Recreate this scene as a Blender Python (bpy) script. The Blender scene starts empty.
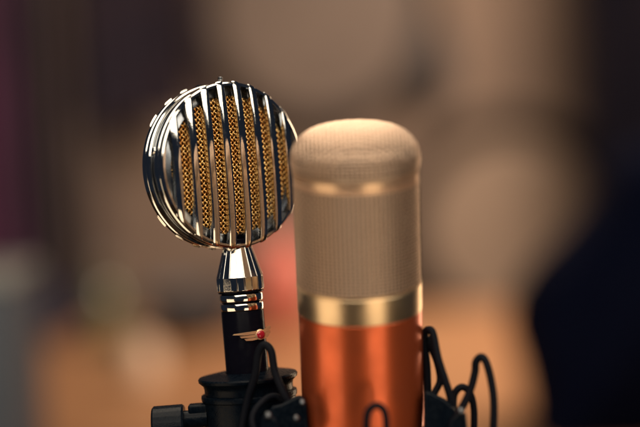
import bpy, math, random
from mathutils import Vector, Matrix
random.seed(7)
S = bpy.context.scene
COL = S.collection
PI = math.pi
MM = 0.001
def R(a): return math.radians(a)

# ------------------------------------------------------------------ camera
CAM_Z = 1.25
PITCH, ROLL = 5.0, 2.3
FOCAL = 85.0
FPX = 640 * FOCAL / 36.0
cam = bpy.data.cameras.new('camera')
cam.lens = FOCAL; cam.sensor_width = 36.0
cam.clip_start = 0.02; cam.clip_end = 60
co = bpy.data.objects.new('camera', cam); COL.objects.link(co)
co.matrix_world = Matrix.Translation((0, 0, CAM_Z)) @ Matrix.Rotation(R(90 - PITCH), 4, 'X') @ Matrix.Rotation(R(-ROLL), 4, 'Z')
S.camera = co
cam.dof.use_dof = True
cam.dof.focus_distance = 0.699
cam.dof.aperture_fstop = 2.2
M0 = co.matrix_world.copy()
RT = (M0.to_3x3() @ Vector((1, 0, 0))); UP = (M0.to_3x3() @ Vector((0, 1, 0))); FW = (M0.to_3x3() @ Vector((0, 0, -1)))
EYE = Vector((0, 0, CAM_Z))
def at(px, py, d):
    """point seen at photo pixel (px, py), d metres along the optical axis"""
    return EYE + FW * d + RT * ((px - 320) / FPX * d) + UP * ((213.5 - py) / FPX * d)
def atY(px, py, Y):
    v = FW + RT * ((px - 320) / FPX) + UP * ((213.5 - py) / FPX)
    return EYE + v * (Y / v.y)
def atZ(px, py, Z):
    v = FW + RT * ((px - 320) / FPX) + UP * ((213.5 - py) / FPX)
    return EYE + v * ((Z - CAM_Z) / v.z)

# ------------------------------------------------------------------ world and lamps
W = bpy.data.worlds.new('World'); S.world = W; W.use_nodes = True
bg = W.node_tree.nodes['Background']
bg.inputs[0].default_value = (0.14, 0.19, 0.30, 1); bg.inputs[1].default_value = 0.075
S.view_settings.view_transform = 'Standard'; S.view_settings.look = 'None'
S.view_settings.exposure = 0.0; S.view_settings.gamma = 1.0
S.cycles.use_denoising = True
S.cycles.max_bounces = 8
def lamp(name, loc, target, sx, sy, power, col, spread=180):
    l = bpy.data.lights.new(name, 'AREA'); l.shape = 'RECTANGLE'; l.size = sx; l.size_y = sy
    l.energy = power; l.color = col; l.spread = R(spread)
    o = bpy.data.objects.new(name, l); COL.objects.link(o)
    o.location = loc
    d = Vector(target) - Vector(loc)
    o.rotation_euler = d.to_track_quat('-Z', 'Y').to_euler()
    return o
FM = Vector((0.017, 0.65, 1.16))          # about where the microphones stand
def around(az, el, dist):                 # az from the camera's side, clockwise seen from above = picture right
    a, e = R(az), R(el)
    return FM + Vector((math.sin(a) * math.cos(e), -math.cos(a) * math.cos(e), math.sin(e))) * dist
lamp('side_softbox', around(-64, -20, 0.80), FM, 0.62, 0.42, 1.25, (1.0, 0.75, 0.48))
lamp('front_softbox', around(29, -22, 0.85), FM, 0.46, 0.40, 1.15, (1.0, 0.75, 0.48))
lamp('edge_lamp', around(148, 0, 0.9), FM, 0.14, 0.7, 1.8, (1.0, 0.72, 0.46))
lamp('softbox', around(15, 42, 0.85), FM, 1.75, 0.56, 10.5, (1.0, 0.88, 0.70))
lamp('overhead_lamp', FM + Vector((-0.10, 0.15, 0.78)), FM, 0.95, 0.95, 11.0, (1.0, 0.84, 0.64))
lamp('room_lamp', (0.95, 2.35, 2.25), (0.65, 4.8, 1.0), 1.0, 0.8, 98, (1.0, 0.80, 0.63))

# ------------------------------------------------------------------ materials
def mat(name, col, rough=0.5, metal=0.0, **kw):
    m = bpy.data.materials.new(name); m.use_nodes = True
    b = m.node_tree.nodes['Principled BSDF']
    b.inputs['Base Color'].default_value = (*col, 1)
    b.inputs['Roughness'].default_value = rough
    b.inputs['Metallic'].default_value = metal
    for k, v in kw.items(): b.inputs[k.replace('_', ' ')].default_value = v
    return m
def nd(m, t, **kw):
    n = m.node_tree.nodes.new(t)
    for k, v in kw.items(): setattr(n, k, v)
    return n
def noise_mat(m, scale=20, c2=None, rough_amp=0.0, bump=0.0, detail=4, stretch=(1, 1, 1), bscale=None):
    """noise mottling of the base colour, of the gloss, and a bump"""
    nt = m.node_tree; b = nt.nodes['Principled BSDF']
    tc = nd(m, 'ShaderNodeTexCoord'); mp = nd(m, 'ShaderNodeMapping'); mp.inputs['Scale'].default_value = stretch
    nt.links.new(tc.outputs['Object'], mp.inputs['Vector'])
    n = nd(m, 'ShaderNodeTexNoise'); n.inputs['Scale'].default_value = scale; n.inputs['Detail'].default_value = detail
    nt.links.new(mp.outputs[0], n.inputs['Vector'])
    if c2:
        mx = nd(m, 'ShaderNodeMix', data_type='RGBA')
        mx.inputs[6].default_value = b.inputs['Base Color'].default_value; mx.inputs[7].default_value = (*c2, 1)
        cr = nd(m, 'ShaderNodeMapRange'); cr.inputs[1].default_value = 0.35; cr.inputs[2].default_value = 0.65
        nt.links.new(n.outputs[0], cr.inputs[0]); nt.links.new(cr.outputs[0], mx.inputs[0])
        nt.links.new(mx.outputs[2], b.inputs['Base Color'])
    if rough_amp:
        r0 = b.inputs['Roughness'].default_value
        mr = nd(m, 'ShaderNodeMapRange'); mr.inputs[1].default_value = 0.3; mr.inputs[2].default_value = 0.7
        mr.inputs[3].default_value = max(0, r0 - rough_amp * .5); mr.inputs[4].default_value = r0 + rough_amp
        nt.links.new(n.outputs[0], mr.inputs[0]); nt.links.new(mr.outputs[0], b.inputs['Roughness'])
    if bump:
        n2 = nd(m, 'ShaderNodeTexNoise'); n2.inputs['Scale'].default_value = bscale or scale * 3; n2.inputs['Detail'].default_value = 3
        nt.links.new(mp.outputs[0], n2.inputs['Vector'])
        bp = nd(m, 'ShaderNodeBump'); bp.inputs['Strength'].default_value = bump; bp.inputs['Distance'].default_value = 0.0005
        nt.links.new(n2.outputs[0], bp.inputs['Height']); nt.links.new(bp.outputs[0], b.inputs['Normal'])
    return m
CHROME = noise_mat(mat('polished_chrome', (0.82, 0.80, 0.76), 0.05, 1.0), 170, rough_amp=0.08, bump=0.025, bscale=900)
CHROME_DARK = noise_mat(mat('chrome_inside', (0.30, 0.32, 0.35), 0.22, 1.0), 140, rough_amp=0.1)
GOLD = noise_mat(mat('gold_wire', (1.0, 0.71, 0.31), 0.26, 1.0), 170, (0.78, 0.42, 0.13), rough_amp=0.12)
CLOTH = noise_mat(mat('screen_backing', (0.030, 0.010, 0.006), 0.9), 900, bump=0.3)
BLACKTUBE = noise_mat(mat('black_lacquer', (0.004, 0.004, 0.008), 0.18, 0.0, Specular_IOR_Level=0.04), 300, rough_amp=0.15)
BLACKPL = noise_mat(mat('black_plastic', (0.002, 0.004, 0.008), 0.24, Specular_IOR_Level=0.09), 500, (0.003, 0.006, 0.011), rough_amp=0.15, bump=0.2)
CORD = noise_mat(mat('black_elastic', (0.005, 0.006, 0.010), 0.5, Specular_IOR_Level=0.07), 900, rough_amp=0.1, bump=0.3)
BADGE = mat('badge_gold', (1.0, 0.74, 0.46), 0.42, 1.0)
GEM = mat('red_enamel', (0.42, 0.012, 0.03), 0.12, 0.0, Coat_Weight=1.0)
WIRE = noise_mat(mat('champagne_wire', (0.72, 0.52, 0.39), 0.40, 1.0), 500, rough_amp=0.15)
WIRE_IN = noise_mat(mat('champagne_inner_mesh', (0.05, 0.034, 0.025), 0.7, 0.3), 1500, (0.03, 0.022, 0.016), bump=0.4)
CHAMP = noise_mat(mat('champagne_metal', (0.88, 0.66, 0.42), 0.33, 1.0), 60, rough_amp=0.04)
TRIM = noise_mat(mat('trim_metal', (0.78, 0.55, 0.36), 0.30, 1.0), 60, rough_amp=0.04)
COPPER = noise_mat(mat('copper_lacquer', (0.74, 0.15, 0.055), 0.34, 0.80, Coat_Weight=0.2, Coat_Roughness=0.12), 70, (0.68, 0.13, 0.043), rough_amp=0.07, bump=0.03, bscale=1500)

# ------------------------------------------------------------------ mesh helpers (mm in local space)
class MB:
    def __init__(s): s.v = []; s.f = []
    def add(s, vs, fs):
        o = len(s.v); s.v += [tuple(v) for v in vs]; s.f += [tuple(i + o for i in f) for f in fs]
    def lathe(s, prof, n=96, close=False, axis='Z', org=(0, 0, 0)):
        """prof: list of (r, h); closed profile if close"""
        vs = []; fs = []; m = len(prof)
        for i in range(n):
            a = 2 * PI * i / n; c, sn = math.cos(a), math.sin(a)
            for r, h in prof:
                if axis == 'Z': p = (r * c, r * sn, h)
                elif axis == 'Y': p = (r * c, h, r * sn)
                else: p = (h, r * c, r * sn)
                vs.append((p[0] + org[0], p[1] + org[1], p[2] + org[2]))
        k = m if close else m - 1
        for i in range(n):
            j = (i + 1) % n
            for q in range(k):
                q2 = (q + 1) % m
                fs.append((i * m + q, j * m + q, j * m + q2, i * m + q2))
        s.add(vs, fs)
    def tube(s, pts, r, sides=8, caps=True, closed=False):
        pts = [Vector(p) for p in pts]; n = len(pts); vs = []; fs = []
        nrm = None
        for i, p in enumerate(pts):
            if closed: t = pts[(i + 1) % n] - pts[i - 1]
            else: t = pts[min(i + 1, n - 1)] - pts[max(i - 1, 0)]
            t.normalize()
            if nrm is None:
                nrm = t.cross(Vector((0.13, 0.9, 0.4))).normalized()
            nrm = (nrm - t * nrm.dot(t)).normalized()
            b = t.cross(nrm)
            rr = r(i / (n - 1)) if callable(r) else r
            for k in range(sides):
                a = 2 * PI * k / sides
                vs.append(p + nrm * (rr * math.cos(a)) + b * (rr * math.sin(a)))
        for i in range(n if closed else n - 1):
            j = (i + 1) % n
            for k in range(sides):
                k2 = (k + 1) % sides
                fs.append((i * sides + k, i * sides + k2, j * sides + k2, j * sides + k))
        if caps and not closed:
            fs.append(tuple(range(sides - 1, -1, -1))); fs.append(tuple((n - 1) * sides + k for k in range(sides)))
        s.add(vs, fs)
    def box(s, c, d, rot=None, bev=0.0):
        x, y, z = [q / 2 for q in d]; b = min(bev, x * .9, y * .9, z * .9)
        if b <= 0:
            vs = [Vector((i * x, j * y, k * z)) for i in (-1, 1) for j in (-1, 1) for k in (-1, 1)]
            fs = [(0, 1, 3, 2), (4, 6, 7, 5), (0, 4, 5, 1), (2, 3, 7, 6), (0, 2, 6, 4), (1, 5, 7, 3)]
        else:
            import bmesh
            bm = bmesh.new(); bmesh.ops.create_cube(bm, size=1)
            for v in bm.verts: v.co = Vector((v.co.x * 2 * x, v.co.y * 2 * y, v.co.z * 2 * z))
            bmesh.ops.bevel(bm, geom=bm.edges[:], offset=b, segments=3, profile=0.5, affect='EDGES')
            bm.verts.index_update(); vs = [v.co.copy() for v in bm.verts]; fs = [tuple(v.index for v in f.verts) for f in bm.faces]; bm.free()
        if rot: vs = [rot @ v for v in vs]
        c = Vector(c); s.add([v + c for v in vs], fs)
    def prism(s, pts, y0, y1):
        """outline in XZ, thickness along Y"""
        n = len(pts)
        vs = [(p[0], y0, p[1]) for p in pts] + [(p[0], y1, p[1]) for p in pts]
        fs = [tuple(range(n)), tuple(range(2 * n - 1, n - 1, -1))] + [(i, (i + 1) % n + 0, (i + 1) % n + n, i + n) for i in range(n)]
        s.add(vs, fs)
    def build(s, name, m, parent=None, scale=MM, smooth=35, org=(0, 0, 0)):
        me = bpy.data.meshes.new(name)
        me.from_pydata([((v[0] - org[0]) * scale, (v[1] - org[1]) * scale, (v[2] - org[2]) * scale) for v in s.v], [], s.f)
        import bmesh
        bm = bmesh.new(); bm.from_mesh(me); bmesh.ops.recalc_face_normals(bm, faces=bm.faces); bm.to_mesh(me); bm.free()
        me.materials.append(m)
        if smooth:
            try: me.shade_smooth(); me.set_sharp_from_angle(angle=R(smooth))
            except Exception: pass
        o = bpy.data.objects.new(name, me); COL.objects.link(o)
        if parent: o.parent = parent
        o.location = [q * scale for q in org]
        return o
def tag(o, label=None, cat=None, group=None, kind=None):
    if label: o['label'] = label
    if cat: o['category'] = cat
    if group: o['group'] = group
    if kind: o['kind'] = kind
    return o
def thing(name, mtx, label, cat, group=None):
    o = bpy.data.objects.new(name, None); COL.objects.link(o); o.matrix_world = mtx
    o.empty_display_size = 0.02
    return tag(o, label, cat, group)
def frame_from(axis, org, yaw=0):
    """local Z along axis, local -Y towards the camera, then turned about Z by yaw"""
    z = axis.normalized(); x = (RT - z * RT.dot(z)).normalized(); y = z.cross(x)
    m = Matrix((x, y, z)).transposed().to_4x4()
    return Matrix.Translation(org) @ m @ Matrix.Rotation(R(yaw), 4, 'Z')
def lean(tau, side):
    """axis tilted tau degrees towards the camera and side degrees to picture left, measured in the picture"""
    return UP * math.cos(R(tau)) - FW * math.sin(R(tau)) - RT * math.tan(R(side)) * math.cos(R(tau))
def arc(pts, n=10):
    """Catmull-Rom through pts"""
    P = [Vector(p) for p in pts]; P = [P[0] * 2 - P[1]] + P + [P[-1] * 2 - P[-2]]; out = []
    for i in range(1, len(P) - 2):
        for k in range(n):
            t = k / n; a, b, c, d = P[i - 1:i + 3]
            out.append(0.5 * ((2 * b) + (c - a) * t + (2 * a - 5 * b + 4 * c - d) * t * t + (3 * b - a - 3 * c + d) * t ** 3))
    out.append(P[-2]); return out

# ================================================================== SETTING
TAB_Z = 0.75
wall_m = noise_mat(mat('wall_plaster', (0.30, 0.205, 0.145), 0.9), 1.3, (0.23, 0.16, 0.12), detail=2, bump=0.2)
b = MB(); b.box((0, 4.95, 1.3), (7.0, 0.1, 4.2)); tag(b.build('wall', wall_m, scale=1), kind='structure')
b = MB(); b.box((0, 2.0, -0.05), (7.0, 8.0, 0.1)); tag(b.build('floor', noise_mat(mat('floor_boards', (0.12, 0.08, 0.05), 0.6), 3, (0.08, 0.05, 0.03)), scale=1), kind='structure')

wood = mat('honey_wood', (0.43, 0.215, 0.10), 0.42)
noise_mat(wood, 2.2, (0.36, 0.172, 0.078), rough_amp=0.15, stretch=(9, 0.7, 1), bump=0.1)
t = thing('wooden_table', Matrix.Translation((0.1, 2.42, 0)), 'long honey brown wooden table out of focus below the microphones', 'table')
b = MB(); b.box((0, 0, TAB_Z - 0.02), (2.4, 1.66, 0.04), bev=0.006); b.build('tabletop', wood, t, scale=1)
for sx in (-1, 1):
    for sy in (-1, 1):
        b = MB(); b.box((sx * 1.1, sy * 0.74, (TAB_Z - 0.042) / 2), (0.08, 0.08, TAB_Z - 0.044), bev=0.005)
        b.build('leg', wood, t, scale=1, org=(sx * 1.1, sy * 0.74, 0))

# ================================================================== VINTAGE MICROPHONE (left)
D1 = 0.710
AX1 = lean(1.0, 4.6)
base1 = at(247.5, 372, D1)
T1 = frame_from(AX1, base1)
vm = thing('vintage_microphone', T1, 'round chrome microphone with vertical slats over gold mesh on a black barrel', 'microphone')
K1 = FPX * 1.0 / (D1 * 1000)              # pixels per mm
def h1(py): return (372 - py) / K1 / math.cos(R(4.6))
# barrel and neck
b = MB(); b.lathe([(0, -30), (10.0, -30), (10.0, h1(292) - 9), (9.7, h1(292) - 8.4), (0, h1(292) - 8.4)], 64)
b.build('barrel', BLACKTUBE, vm)
zt = h1(292)
b = MB()
for k in range(2):
    z0 = zt - 8.2 + k * 4.3
    b.lathe([(9.0, z0 - .5), (10.1, z0), (10.25, z0 + .3), (10.25, z0 + 2.9), (10.1, z0 + 3.2), (9.0, z0 + 3.6)], 64)
b.build('banded_ring', CHROME, vm)
b = MB(); b.lathe([(0, zt - 8.5), (9.3, zt - 8.5), (9.3, zt), (10.6, zt), (10.6, zt + .6), (0, zt + .6)], 64); b.build('dark_collar', BLACKTUBE, vm)
zk = h1(276); zn = h1(245.5)
b = MB()
NF = 20
def facet_ring(r, z, off=0.0):
    out = []
    for i in range(NF):
        a = 360 / NF * (i + off)
        for da, k in ((1.3, 1), (360 / NF - 1.3, 1), (360 / NF, .955)):
            out.append((r * k * math.cos(R(a + da)), r * k * math.sin(R(a + da)), z))
    return out
rings = [(9.0, zt + .6), (10.7, zt + .7), (11.1, zt + 1.3), (11.1, zk - .25), (10.95, zk + .2), (6.6, zn), (6.2, zn + 3)]
vs = []; fs = []
for r, z in rings: vs += facet_ring(r, z, 0.78)
N3 = NF * 3
for q in range(len(rings) - 1):
    for i in range(N3):
        j = (i + 1) % N3; fs.append((q * N3 + i, q * N3 + j, (q + 1) * N3 + j, (q + 1) * N3 + i))
b.add(vs, fs)
o = b.build('faceted_neck', CHROME, vm, smooth=8)
bv = o.modifiers.new('soft edges', 'BEVEL'); bv.width = 0.00010; bv.segments = 2; bv.limit_method = 'ANGLE'; bv.angle_limit = R(12)
b = MB(); b.lathe([(0, zn + 1), (6.9, zn + 1), (7.2, zn + 2), (6.9, zn + 3.2), (0, zn + 3.2)], 48); b.build('neck_joint', BLACKTUBE, vm)

# head: its own frame (local -Y is the face normal)
RH = 38.6
YAW = 36.0
zc = h1(165.5)
hc = Vector(((223.7 - (247.5 - (372 - 165.5) * math.tan(R(4.6)))) / K1, 0, zc))
head = MB()
# two grooved outer rings with a dark groove between them, all round the drum (axis Y)
def ring_pair(y0, y1):
    w = y1 - y0; m = (y0 + y1) / 2
    p = [(RH - 1.7, y0), (RH - .8, y0), (RH - .1, y0 + .5), (RH, y0 + w * .22), (RH - .15, m - .75), (RH - 1.0, m - .35), (RH - 1.0, m + .35), (RH - .15, m + .75), (RH, y1 - w * .22), (RH - .1, y1 - .5), (RH - .8, y1), (RH - 1.7, y1)]
    head.lathe(p, 160, close=True, axis='Y')
ring_pair(-9.6, -2.2); ring_pair(2.2, 9.1)
HM = Matrix.Translation(hc * MM) @ Matrix.Rotation(R(YAW), 4, 'Z')
shell = head.build('head_shell', CHROME, vm); shell.matrix_local = HM
def sub(mb, name, m, smooth=35, parent=None):
    return mb.build(name, m, parent or shell, smooth=smooth)
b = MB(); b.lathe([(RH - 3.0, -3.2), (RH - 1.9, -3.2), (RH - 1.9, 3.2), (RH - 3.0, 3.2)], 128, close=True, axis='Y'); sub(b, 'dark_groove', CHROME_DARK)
RO = 39.1
def Yf(rho):
    q = min(rho / RO, 1.0)
    return 8.6 + 3.4 * math.sqrt(max(0.0, 1 - q ** 2.6))
def bar_mesh(xb, hw, sgn):
    mb = MB()
    cs = [(-hw, 2.4), (-hw, .55), (-hw + .12, .22), (-hw + .42, .05), (-hw * .45, -.05), (0, -.09), (hw * .45, -.05), (hw - .42, .05), (hw - .12, .22), (hw, .55), (hw, 2.4)]
    n = 96; vs = []
    for i in range(n + 1):
        t = -PI / 2 + PI * i / n
        st = math.sin(t)
        zm0 = math.sqrt(RO ** 2 - xb ** 2); z0 = zm0 * st
        # normal in the z-y plane at the bar's middle line
        e = 1e-3; za, zb_ = zm0 * math.sin(max(t - e, -PI / 2)), zm0 * math.sin(min(t + e, PI / 2))
        ya, yb = Yf(math.hypot(xb, za)), Yf(math.hypot(xb, zb_))
        tz, ty = zb_ - za, yb - ya; L = math.hypot(tz, ty) or 1; nz, ny = -ty / L, tz / L
        if i == 0: nz, ny = -1, 0
        if i == n: nz, ny = 1, 0
        for u, d in cs:
            x = xb + u; zm = math.sqrt(RO ** 2 - x * x); z = zm * st
            y = Yf(math.hypot(x, z))
            vs.append((x, -(y - ny * d) * sgn, z - nz * d))
    m = len(cs); fs = [(i * m + q, i * m + (q + 1) % m, (i + 1) * m + (q + 1) % m, (i + 1) * m + q) for i in range(n) for q in range(m)]
    fs += [tuple(range(m)), tuple(n * m + q for q in range(m))]
    mb.add(vs, fs); return mb
PIT = 8.8; HW = 2.0
for sgn in (1, -1):
    for j in range(-4, 4):
        sub(bar_mesh(PIT * (j + .5), HW, sgn), 'grille_bar', CHROME)
    # dark inner ledge around the screen
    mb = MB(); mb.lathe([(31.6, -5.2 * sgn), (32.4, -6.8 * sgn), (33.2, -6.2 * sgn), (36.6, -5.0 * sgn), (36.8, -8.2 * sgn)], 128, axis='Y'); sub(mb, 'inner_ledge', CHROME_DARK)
# backing
b = MB(); b.lathe([(0, 2.6), (30, 2.2), (30, -2.2), (0, -2.6)], 96, axis='Y'); sub(b, 'screen_backing', CLOTH)
# woven gold screen, front and back: diagonal wires passing over and under
def screen(sgn):
    mb = MB(); RS = 32.0; sp = 1.7; wr = 0.40; amp = 0.42
    def dome(x, z): return 7.5 - 1.6 * (x * x + z * z) / (RS * RS)
    for fam in (0, 1):
        ca, sa = (math.cos(R(48)), math.sin(R(48)))
        if fam: ca = -ca
        n = int(RS / sp)
        for k in range(-n, n + 1):
            c = k * sp; L = math.sqrt(max(0, RS * RS - c * c))
            if L < 1: continue
            # wires run along (ca, sa); offset along (-sa, ca)
            s2 = sp / abs(math.sin(2 * R(48)))
            steps = max(4, int(2 * L / (s2 / 5)))
            pts = []
            for i in range(steps + 1):
                a = -L + 2 * L * i / steps
                x = ca * a - sa * c * (1 if not fam else -1); z = sa * a + (ca * c if not fam else -ca * c)
                # index of the crossing wire of the other family
                oc = (-ca)
                cc = (-sa * x * 1 + oc * z) if not fam else (-(sa * x) * -1 - oc * z)
                q = cc / sp
                ph = math.cos(PI * q) * (1 if (k % 2 == 0) else -1) * (1 if not fam else -1)
                pts.append((x, -(dome(x, z) + amp * ph) * sgn, z))
            mb.tube(pts, wr, 5, caps=False)
    return mb
sub(screen(1), 'wire_screen', GOLD, smooth=80)
b = MB(); b.lathe([(0, 5.2), (30, 4.0), (30, 3.6), (0, 4.8)], 96, axis='Y'); sub(b, 'rear_screen', GOLD)
# screws: tiny stud on top, screw in the groove at the left
def rad(a, r, y=0): return Vector((r * math.cos(R(a)), y, r * math.sin(R(a))))
b = MB(); b.tube([rad(87, 34), rad(87, 40.2)], 0.75, 12); b.tube([rad(87, 40.0), rad(87, 40.6), rad(87, 41.6), rad(87, 41.9)], lambda q: [0.9, 1.15, 1.15, .7][round(q * 3)], 14); sub(b, 'stud', CHROME_DARK)
for a in (166, 262, 8):
    b = MB(); b.tube([rad(a, 34), rad(a, 37.9), rad(a, 38.3)], lambda q: 1.7 if q < .9 else 1.3, 18); sub(b, 'screw', CHROME)
# winged badge on the barrel
zb = h1(334); BA = R(23)
bq = Vector((math.cos(BA), math.sin(BA), 0)); bn = Vector((math.sin(BA), -math.cos(BA), 0))
bd = MB()
def wing(pts, t0=10.2, t1=10.9):
    n = len(pts); vs = [bq * x + bn * rr + Vector((0, 0, z + zb)) for rr in (t0, t1) for x, z in pts]
    bd.add(vs, [tuple(range(n)), tuple(range(2 * n - 1, n - 1, -1))] + [(i, (i + 1) % n, (i + 1) % n + n, i + n) for i in range(n)])
wing([(3.5, 1.9), (-3, 1.75), (-8.8, 1.55), (-9.6, 1.1), (-4, .45), (3.5, .45)])
wing([(3.0, .25), (-1, .2), (-6.2, .15), (-5.4, -.75), (-1, -1.0), (3.0, -.85)], t1=10.75)
wing([(3.0, -1.05), (0, -1.2), (-4.0, -1.25), (-3.2, -2.2), (0, -2.4), (3.0, -2.0)], t1=10.7)
wing([(4.8, 1.3), (7.2, 3.1), (9.2, 3.5), (9.4, 2.5), (8.6, 1.5), (5.0, .3)])
wing([(5.0, .1), (8.6, 1.3), (9.2, 1.0), (8.8, -.1), (5.2, -1.1)], t1=10.75)
wing([(5.0, -1.3), (8.0, -.3), (8.4, -.7), (7.7, -1.7), (5.0, -2.3)], t1=10.65)
badge = bd.build('winged_badge', BADGE, vm, smooth=20)
def button(r, h, z0):
    mb = MB(); q = bn.to_track_quat('Z', 'Y').to_matrix()
    prof = [(0, h), (r * .5, h * .95), (r * .85, h * .7), (r, h * .3), (r, -.5)]
    n = 28; vs = []; fs = []
    for i in range(n):
        a = 2 * PI * i / n
        for rr, hh in prof:
            vs.append(q @ Vector((rr * math.cos(a), rr * math.sin(a), hh)) + bq * 4.0 + bn * z0 + Vector((0, 0, zb)))
    m = len(prof)
    for i in range(n):
        j = (i + 1) % n
        for k in range(m - 1): fs.append((i * m + k, j * m + k, j * m + k + 1, i * m + k + 1))
    mb.add(vs, fs); return mb
button(2.5, .5, 10.6).build('gem_setting', BADGE, badge)
button(1.95, .9, 11.0).build('gem', GEM, badge)

# ------------------------------------------------------------------ mount holding the vintage microphone
vmm = thing('microphone_mount', T1, 'black ring mount with side knob gripping the round chrome microphone', 'microphone mount')
def z1(py): return (372 - py) / K1
b = MB(); b.lathe([(10.3, z1(371)), (14, z1(371)), (18, z1(372.5)), (22.9, z1(374.5)), (23.4, z1(376)), (23.2, z1(378.5)), (21.2, z1(382.5)), (20.8, z1(386)), (20.8, z1(391)), (10.3, z1(391))], 96, close=True)
b.build('clamp_ring', BLACKPL, vmm)
b = MB(); b.lathe([(0, z1(391)), (20.5, z1(391)), (22.4, z1(392)), (22.6, z1(394)), (22.4, z1(397)), (21.9, z1(398)), (21.9, z1(480)), (20, z1(490)), (0, z1(490))], 96)
b.build('mount_body', BLACKPL, vmm)
kz = z1(419)
b = MB(); b.lathe([(4.2, -32), (4.2, -20), ], 32, axis='X', org=(0, -6, kz + 3)); b.build('knob_shaft', BLACKPL, vmm)
n = 28
b = MB(); vs = []; prof = [(0, -45.5), (9.4, -45.5), (10.3, -44.6), (10.3, -31.5), (9.6, -30.6), (0, -30.6)]
NN = 72
for i in range(NN):
    a = 2 * PI * i / NN; g = 1 - .012 * (i % 3 == 0)
    for r, h in prof: vs.append((h, r * g * math.cos(a) - 6, r * g * math.sin(a) + kz))
b.add(vs, [(i * 6 + q, ((i + 1) % NN) * 6 + q, ((i + 1) % NN) * 6 + q + 1, i * 6 + q + 1) for i in range(NN) for q in range(5)])
b.build('knob', BLACKPL, vmm)
b = MB(); b.box((-24, -5, kz + 7.3), (9, 8, 5), bev=1); b.build('hinge', BLACKPL, vmm)

# ================================================================== CONDENSER MICROPHONE (front)
D2 = 0.675
AX2 = lean(13.4, 2.1)
org2 = at(360.0, 308, D2)
T2 = frame_from(AX2, org2)
cm = thing('condenser_microphone', T2, 'copper red microphone with champagne wire mesh head standing in front', 'microphone')
RB = 27.8
b = MB(); b.lathe([(0, -118), (18, -118), (20, -116), (20, -104), (RB - 1.2, -100), (RB - .2, -99), (RB - .2, -.4), (RB - .5, 0), (0, 0)], 160); b.build('body', COPPER, cm)
b = MB(); b.lathe([(RB - 1, .02), (RB - .05, .05), (RB, .4), (RB, 11.2), (RB - .3, 11.6), (RB + .2, 11.8), (RB + .2, 12.4), (RB - .5, 12.6), (RB - 2, 12.6)], 160); b.build('collar_band', CHAMP, cm)
def dome_prof(z):   # radius by height, dome part
    pass
DP = [(26.9, 57.6), (27.2, 61.0), (27.9, 65.2), (28.15, 67.2), (28.1, 69.6), (27.4, 72.6), (25.7, 75.8), (22.9, 78.4), (18.6, 80.6), (12.5, 82.2), (6.5, 83.0), (0.0, 83.3)]
def dome_h(r):      # height by radius on the upper side
    P = DP[4:]
    for (ra, za), (rb, zb_) in zip(P, P[1:]):
        if rb <= r <= ra: return za + (zb_ - za) * (ra - r) / (ra - rb)
    return P[0][1]
inner = MB()
inner.lathe([(RB - 1.4, 12.6), (RB - 1.4, 58)], 128); inner.lathe([(max(r - 1.1, 0), z - .8) for r, z in DP], 128)
gr = inner.build('grille', WIRE_IN, cm)
g = MB()
NV = 86; wr = .38
for k in range(NV):
    a = 2 * PI * k / NV; c, s_ = math.cos(a), math.sin(a)
    pts = [((RB - .45 + .18 * (-1) ** (i + k)) * c, (RB - .45 + .18 * (-1) ** (i + k)) * s_, 12.5 + i * 45.6 / 30) for i in range(31)]
    g.tube([Vector(p) for p in pts], wr, 4, caps=False)
for i in range(30):
    z = 12.5 + (i + .5) * 45.6 / 30
    g.tube([(((RB - .45)) * math.cos(2 * PI * q / 120), (RB - .45) * math.sin(2 * PI * q / 120), z) for q in range(120)], wr, 4, closed=True)
g.build('cylinder_mesh', WIRE, gr, smooth=100)
g = MB()
def smooth_dome(r):
    q = min(r / 28.15, 1); return 68.6 + 14.7 * (1 - q ** 3.2) ** (1 / 2.0)
for fam in (0, 1):
    for k in range(-16, 17):
        c = k * 1.75; L = math.sqrt(max(0, 28.1 ** 2 - c * c))
        if L < 2: continue
        n = max(8, int(L * 2 / 1.75)); pts = []
        for i in range(n + 1):
            a = L * math.sin(-PI / 2 + PI * i / n); z = smooth_dome(math.hypot(a, c)) + .15 * (-1) ** (i + k)
            pts.append((a, c, z) if fam == 0 else (c, a, z))
        g.tube(pts, wr, 4, caps=False)
for z in (58.6, 60.2, 61.8):
    g.tube([(27.5 * math.cos(2 * PI * q / 120), 27.5 * math.sin(2 * PI * q / 120), z) for q in range(120)], .24, 4, closed=True)
for i in range(4):
    z = 64.3 + i * 1.48; r = [27.85, 28.05, 28.25, 28.2][i]
    g.tube([(r * math.cos(2 * PI * q / 120), r * math.sin(2 * PI * q / 120), z) for q in range(120)], wr, 4, closed=True)
for k in range(NV):
    a = 2 * PI * k / NV; c, s_ = math.cos(a), math.sin(a)
    g.tube([(r * c, r * s_, z) for r, z in [(27.35, 57.6), (27.4, 60), (27.6, 62.2), (27.75, 63.2)]], .24, 4, caps=False)
    g.tube([(r * c, r * s_, z) for r, z in [(27.75, 63.2), (27.95, 65.2), (28.15, 67.2), (28.1, 69.4)]], wr, 4, caps=False)
for z in (70.3, 71.7, 73.1, 74.6):
    r = 28.15 * (1 - ((z - 68.6) / 14.7) ** 2.0) ** (1 / 3.2)
    g.tube([(r * math.cos(2 * PI * q / 120), r * math.sin(2 * PI * q / 120), z) for q in range(120)], wr * .9, 4, closed=True)
g.build('dome_mesh', WIRE, gr, smooth=100)
b = MB(); b.lathe([(RB - 2, 57.4), (RB - .65, 57.6), (RB - .5, 58.6), (RB - .38, 60), (RB - .25, 61.6), (RB - .15, 63), (RB - .4, 63.6), (RB - 2, 63.6)], 160); b.build('trim_ring', TRIM, cm)

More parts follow.
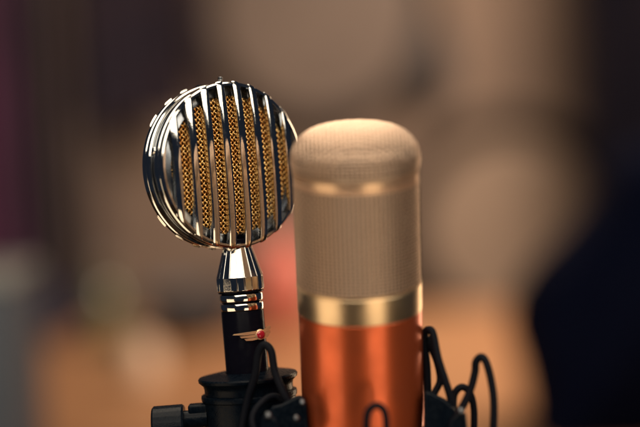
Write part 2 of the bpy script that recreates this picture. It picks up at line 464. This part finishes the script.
# ------------------------------------------------------------------ shock mount around the copper body
sm = thing('shock_mount', T2, 'black spider shock mount with elastic cord loops around the copper microphone', 'shock mount')
INV2 = T2.inverted()
def L2(px, py, d=D2): return (INV2 @ at(px, py, d)) / MM
zr = -66
b = MB(); b.lathe([(28.4, zr - 9), (31.4, zr - 9), (31.9, zr - 8), (31.9, zr + 7.5), (31.2, zr + 8.5), (28.6, zr + 8.5), (28.0, zr + 7.5), (28.0, zr - 8)], 96, close=True); b.build('inner_ring', BLACKPL, sm)
b = MB(); b.lathe([(43, zr - 26), (47, zr - 26), (47.5, zr - 25), (47.5, zr - 13), (47, zr - 12), (43, zr - 12), (42.5, zr - 13), (42.5, zr - 25)], 96, close=True); b.build('outer_ring', BLACKPL, sm)
# cast arms seen left and right of the body
def slab(pix, d0, d1, name='arm'):
    mb = MB(); n = len(pix)
    vs = [L2(x, y, d0) for x, y in pix] + [L2(x, y, d1) for x, y in pix]
    fs = [tuple(range(n)), tuple(range(2 * n - 1, n - 1, -1))] + [(i, (i + 1) % n, (i + 1) % n + n, i + n) for i in range(n)]
    mb.add(vs, fs); o = mb.build(name, BLACKPL, sm, smooth=25)
    bv = o.modifiers.new('round', 'BEVEL'); bv.width = 0.0011; bv.segments = 3; bv.limit_method = 'ANGLE'; bv.angle_limit = R(30)
    return o
slab([(262, 450), (266, 415), (272, 406), (281, 404), (299, 395), (306, 398), (310, 450)], D2 - .004, D2 + .012)
slab([(424, 391), (431, 392), (445, 399), (455, 409), (462, 450), (424, 450)], D2 - .010, D2 + .006)
slab([(256, 450), (262, 417), (270, 414), (277, 420), (284, 450)], D2 - .020, D2 - .008)
slab([(440, 450), (450, 420), (459, 411), (466, 413), (470, 450)], D2 - .020, D2 - .008)
def loop(pix, r=1.35, name='elastic_loop'):
    mb = MB(); pts = arc([L2(*p) for p in pix], 12)
    mb.tube(pts, r, 12); return mb.build(name, CORD, sm, smooth=80)
d = D2
loop([(428, 412, d + .004), (427, 370, d + .004), (424.5, 345, d + .002), (425, 333, d), (429, 329.5, d - .002), (433, 334, d - .003), (438, 358, d - .005), (445, 380, d - .006), (450, 396, d - .006), (452, 410, d - .006)], 1.8)
loop([(431, 400, d), (435, 392, d), (440, 380, d + .001), (437, 362, d + .002), (430, 345, d + .002), (427, 337, d + .003)], 1.6)
loop([(452, 424, d - .01), (464, 404, d - .01), (471, 388, d - .01), (475, 372, d - .01), (476, 362, d - .011), (481, 357, d - .012), (486, 362, d - .013), (491, 380, d - .014), (494, 405, d - .015), (493, 450, d - .015)], 1.75)
loop([(455, 436, d), (453.5, 405, d), (455, 393, d), (462, 387, d), (470, 393, d), (474, 410, d), (474, 440, d)], 1.6)
loop([(240, 440, d + .012), (247, 402, d + .012), (255, 375, d + .01), (258, 354, d + .009), (264, 345, d + .008), (271, 351, d + .007), (275, 372, d + .006), (285, 396, d + .004), (294, 410, d + .004)], 1.8)
loop([(366, 440, d - .034), (367, 416, d - .034), (371, 408, d - .034), (377, 405.5, d - .034), (383, 409, d - .034), (386, 418, d - .034), (387, 440, d - .034)], 1.6)
loop([(262, 450, d - .004), (252, 420, d), (262, 402, d + .004), (275, 396, d + .008), (288, 404, d + .008)], 1.5)
# small polished hooks
for px, py, dd in ((302, 402, .012), (296, 418, .016), (461, 411, .022), (268, 415, .022)):
    b = MB(); p = L2(px, py, d - dd); b.lathe([(0, -1.3), (1.0, -1.1), (1.5, 0), (1.0, 1.1), (0, 1.3)], 16, org=tuple(p)); b.build('hook_end', CHROME_DARK, sm)

# ------------------------------------------------------------------ stands (below the frame)
def stand(x, y, ztop, label):
    t = thing('microphone_stand', Matrix.Translation((x, y, 0.001)), label, 'microphone stand', 'stands under the two microphones')
    h = (ztop - .001) / MM
    b = MB(); b.lathe([(0, 0), (96, 0), (99, 3), (98, 12), (60, 18), (12, 24), (0, 24)], 64); b.build('base', BLACKPL, t)
    b = MB(); b.lathe([(0, 22), (8, 22), (8, h), (0, h)], 32); b.build('pole', BLACKPL, t)
p = T1 @ Vector((0, 0, z1(489) * MM)); stand(p.x, p.y, p.z + .004, 'black round based stand under the round chrome microphone')
p = T2 @ Vector((0, 0, -0.117)); stand(p.x, p.y, p.z + .004, 'black round based stand under the copper microphone')

# ================================================================== OUT OF FOCUS ROOM
def cloth_sheet(name, pxs, ytop, ybot, Y, m, folds, amp, label, cat, group=None):
    """hanging cloth: wavy closed slab between picture columns pxs at depth Y"""
    xa, xb = atY(pxs[0], 213, Y).x, atY(pxs[1], 213, Y).x
    za, zb_ = ytop, ybot; n = 80; k = 12; mb = MB(); vs = []
    for side in (0, 1):
        for j in range(k + 1):
            for i in range(n + 1):
                u = i / n; v = j / k
                y = amp * math.sin(u * folds * 2 * PI + .4 * math.sin(v * 3)) + .3 * amp * math.sin(u * folds * 5.3 * PI + 1)
                vs.append((xa + (xb - xa) * u - (xa + xb) / 2, y + side * .006, za + (zb_ - za) * v - zb_))
    w = n + 1; H = w * (k + 1); fs = []
    for j in range(k):
        for i in range(n):
            q = j * w + i; fs.append((q, q + 1, q + w + 1, q + w)); fs.append((H + q, H + q + w, H + q + w + 1, H + q + 1))
        for i in (0, n): q = j * w + i; fs.append((q, q + w, H + q + w, H + q))
    for i in range(n):
        fs.append((i, i + 1, H + i + 1, H + i)); q = k * w + i; fs.append((q, q + 1, H + q + 1, H + q))
    mb.add(vs, fs); o = mb.build(name, m, scale=1, smooth=80); o.location = ((xa + xb) / 2, Y, zb_)
    return tag(o, label, cat, group)
def fab(name, c, c2): return noise_mat(mat(name, c, 0.95, Specular_IOR_Level=0.06), 6, c2, bump=0.3)
cloth_sheet('curtain', (-70, 12), 2.3, .02, 4.6, fab('magenta_cloth', (0.16, 0.055, 0.12), (0.11, 0.045, 0.085)), 4, .03, 'purple curtain blurred at the far left edge', 'curtain')
cloth_sheet('curtain', (16, 60), 2.3, .02, 4.75, fab('plum_cloth', (0.095, 0.07, 0.095), (0.065, 0.055, 0.08)), 3, .025, 'dark plum curtain blurred beside the purple one', 'curtain')
cloth_sheet('curtain', (58, 104), 2.3, .02, 4.65, fab('taupe_cloth', (0.15, 0.115, 0.105), (0.12, 0.09, 0.08)), 3, .02, 'taupe curtain blurred left of the dark coat', 'curtain')
cloth_sheet('hanging_coat', (82, 200), 2.2, atY(130, 124, 4.6).z, 4.6, fab('navy_cloth', (0.024, 0.022, 0.034), (0.045, 0.030, 0.038)), 2, .04, 'dark navy coat hanging blurred behind the round microphone', 'coat')
cloth_sheet('curtain', (592, 700), 2.3, .02, 4.2, fab('black_cloth', (0.005, 0.005, 0.010), (0.010, 0.008, 0.012)), 3, .04, 'black curtain blurred along the upper right edge', 'curtain')
# dark covered shape at lower right
def blob(name, pix, Y, th, m, label, cat, bev=.03):
    """solid with an outline and a bulged front, standing at depth Y"""
    pts = [atY(x, y, Y) for x, y in pix]; c = sum(pts, Vector()) / len(pts); n = len(pts); mb = MB()
    lay = [(-th, .70), (-th * .85, .88), (-th * .4, .97), (0, 1.0), (th * .5, .95), (th, .7)]; vs = []
    for dy, sc in lay:
        for p in pts: vs.append(((p.x - c.x) * sc, dy, (p.z - c.z) * sc))
    fs = [tuple(range(n)), tuple(range((len(lay) - 1) * n, len(lay) * n))]
    for q in range(len(lay) - 1):
        for i in range(n): j = (i + 1) % n; fs.append((q * n + i, q * n + j, (q + 1) * n + j, (q + 1) * n + i))
    mb.add(vs, fs); o = mb.build(name, m, scale=1, smooth=80); o.location = (c.x, Y, c.z)
    return tag(o, label, cat)
BY = 2.08; zt_ = TAB_Z + .002
o = blob('covered_case', [(720, 120), (618, 150), (610, 175), (592, 205), (562, 238), (532, 268), (512, 300), (508, 330), (520, 370), (528, 410), (530, 470), (531, 520), (780, 520), (780, 120)], BY, .12,
     fab('black_cover', (0.002, 0.0035, 0.015), (0.004, 0.006, 0.020)), 'black cloth covered case blurred at the lower right', 'case')
for v in o.data.vertices:
    if v.co.z + o.location.z < zt_: v.co.z = zt_ - o.location.z

# hand drum hanging on the wall
cy = 4.83; c = atY(510, 225, cy); dr = thing('hand_drum', Matrix.Translation(c), 'pale skinned hand drum blurred on the wall right of the copper microphone', 'drum')
b = MB(); b.lathe([(.285, -.05), (.365, -.05), (.365, .055), (.285, .055)], 64, close=True, axis='Y'); b.build('rim', noise_mat(mat('drum_rim', (0.035, 0.025, 0.022), .7, Specular_IOR_Level=0.1), 10, (0.025, 0.018, 0.015)), dr, scale=1)
b = MB(); b.lathe([(0, -.040), (.283, -.038), (.283, -.03), (0, -.03)], 64, axis='Y'); b.build('drumhead', noise_mat(mat('drum_skin', (0.31, 0.215, 0.15), .7), 5, (0.27, 0.185, 0.13)), dr, scale=1)
c = atY(318, 12, cy); dr = thing('hand_drum', Matrix.Translation(c), 'brown hand drum blurred on the wall above the two microphones', 'drum')
b = MB(); b.lathe([(.325, -.05), (.385, -.05), (.385, .055), (.325, .055)], 64, close=True, axis='Y'); b.build('rim', bpy.data.materials['drum_rim'], dr, scale=1)
b = MB(); b.lathe([(0, -.040), (.324, -.038), (.324, -.03), (0, -.03)], 64, axis='Y'); b.build('drumhead', noise_mat(mat('drum_skin_brown', (0.14, 0.10, 0.078), .7), 5, (0.18, 0.13, 0.10)), dr, scale=1)
blob('shoulder_bag', [(422, 15), (440, 15), (451, 45), (454, 85), (444, 105), (422, 105), (414, 85), (414, 45)], 4.78, .05, fab('bag_cloth', (0.045, 0.045, 0.05), (0.06, 0.055, 0.055)), 'dark grey bag hanging blurred between the two wall drums', 'bag')

# things on the far part of the table
def lathe_thing(name, px, py, prof, m, label, cat, subs=()):
    p = atZ(px, py, TAB_Z)
    t = thing(name, Matrix.Translation((p.x, p.y, TAB_Z + .001)), label, cat)
    b = MB(); b.lathe(prof, 48); b.build(subs[0] if subs else 'vessel', m, t, scale=1); return t, p
t, p = lathe_thing('mug', 47, 337, [(0, .004), (0, 0), (.040, 0), (.045, .006), (.047, .10), (.044, .10), (.041, .01), (0, .01)], mat('navy_glaze', (0.008, 0.014, 0.04), .3), 'navy mug blurred on the far left of the table', 'mug', ('cup',))
b = MB(); b.tube(arc([(.045, 0, .085), (.070, 0, .08), (.078, 0, .05), (.068, 0, .025), (.045, 0, .02)], 8), .006, 10); b.build('handle', bpy.data.materials['navy_glaze'], t, scale=1)
t, p = lathe_thing('bottle', 108, 346, [(0, 0), (.026, 0), (.029, .004), (.029, .085), (.022, .105), (.010, .12), (.010, .15), (0, .15)], mat('green_glass', (0.10, 0.115, 0.055), .15, Coat_Weight=.5), 'green bottle blurred behind the pale jar', 'bottle', ('flask',))
b = MB(); b.lathe([(0, .150), (.012, .150), (.012, .168), (0, .168)], 24); b.build('cap', mat('cap_grey', (.2, .2, .18), .5), t, scale=1)
t, p = lathe_thing('jar', 142, 382, [(0, 0), (.028, 0), (.034, .006), (.034, .055), (.028, .064), (.026, .064), (.026, .05), (0, .05)], mat('cream_glaze', (0.75, 0.55, 0.40), .25), 'pale cream jar blurred on the table left of the chrome microphone', 'jar', ('pot',))
b = MB(); b.lathe([(0, .0645), (.030, .0645), (.030, .070), (.008, .074), (.008, .082), (0, .083)], 32); b.build('lid', bpy.data.materials['cream_glaze'], t, scale=1)
t, p = lathe_thing('bowl', 195, 340, [(0, 0), (.05, 0), (.055, .004), (.10, .06), (.105, .10), (.098, .10), (.092, .06), (.05, .012), (0, .010)], mat('slate_glaze', (0.05, 0.055, 0.065), .4), 'slate grey bowl blurred left of the chrome microphone neck', 'bowl', ('basin',))
t, p = lathe_thing('vase', 284, 337, [(0, 0), (.030, 0), (.034, .005), (.060, .07), (.070, .12), (.058, .16), (.045, .185), (.048, .20), (.043, .20), (.04, .18), (0, .17)], noise_mat(mat('coral_glaze', (0.60, 0.17, 0.125), .45), 12, (0.5, 0.14, 0.10)), 'coral red vase blurred between the two microphones', 'vase', ('vessel',))
# grey box at the left edge, nearer
p = atY(-22, 300, 1.75); q = atY(26, 259, 1.75)
gb = thing('speaker_box', Matrix.Translation((p.x - .03, 1.75, TAB_Z)), 'grey speaker box with pale top blurred at the left edge', 'speaker')
wd = (q.x - (p.x - .03)) * 2; hh = q.z - TAB_Z - .022
b = MB(); b.box((0, 0, hh / 2), (wd, .16, hh - .004), bev=.008); b.build('cabinet', noise_mat(mat('grey_vinyl', (0.10, 0.12, 0.15), .6), 40, (0.085, 0.10, 0.13)), gb, scale=1)
b = MB(); b.box((0, 0, hh + .006), (wd * 1.0, .162, .014), bev=.004); b.build('top_panel', noise_mat(mat('pale_laminate', (0.36, 0.36, 0.34), .5), 40), gb, scale=1)
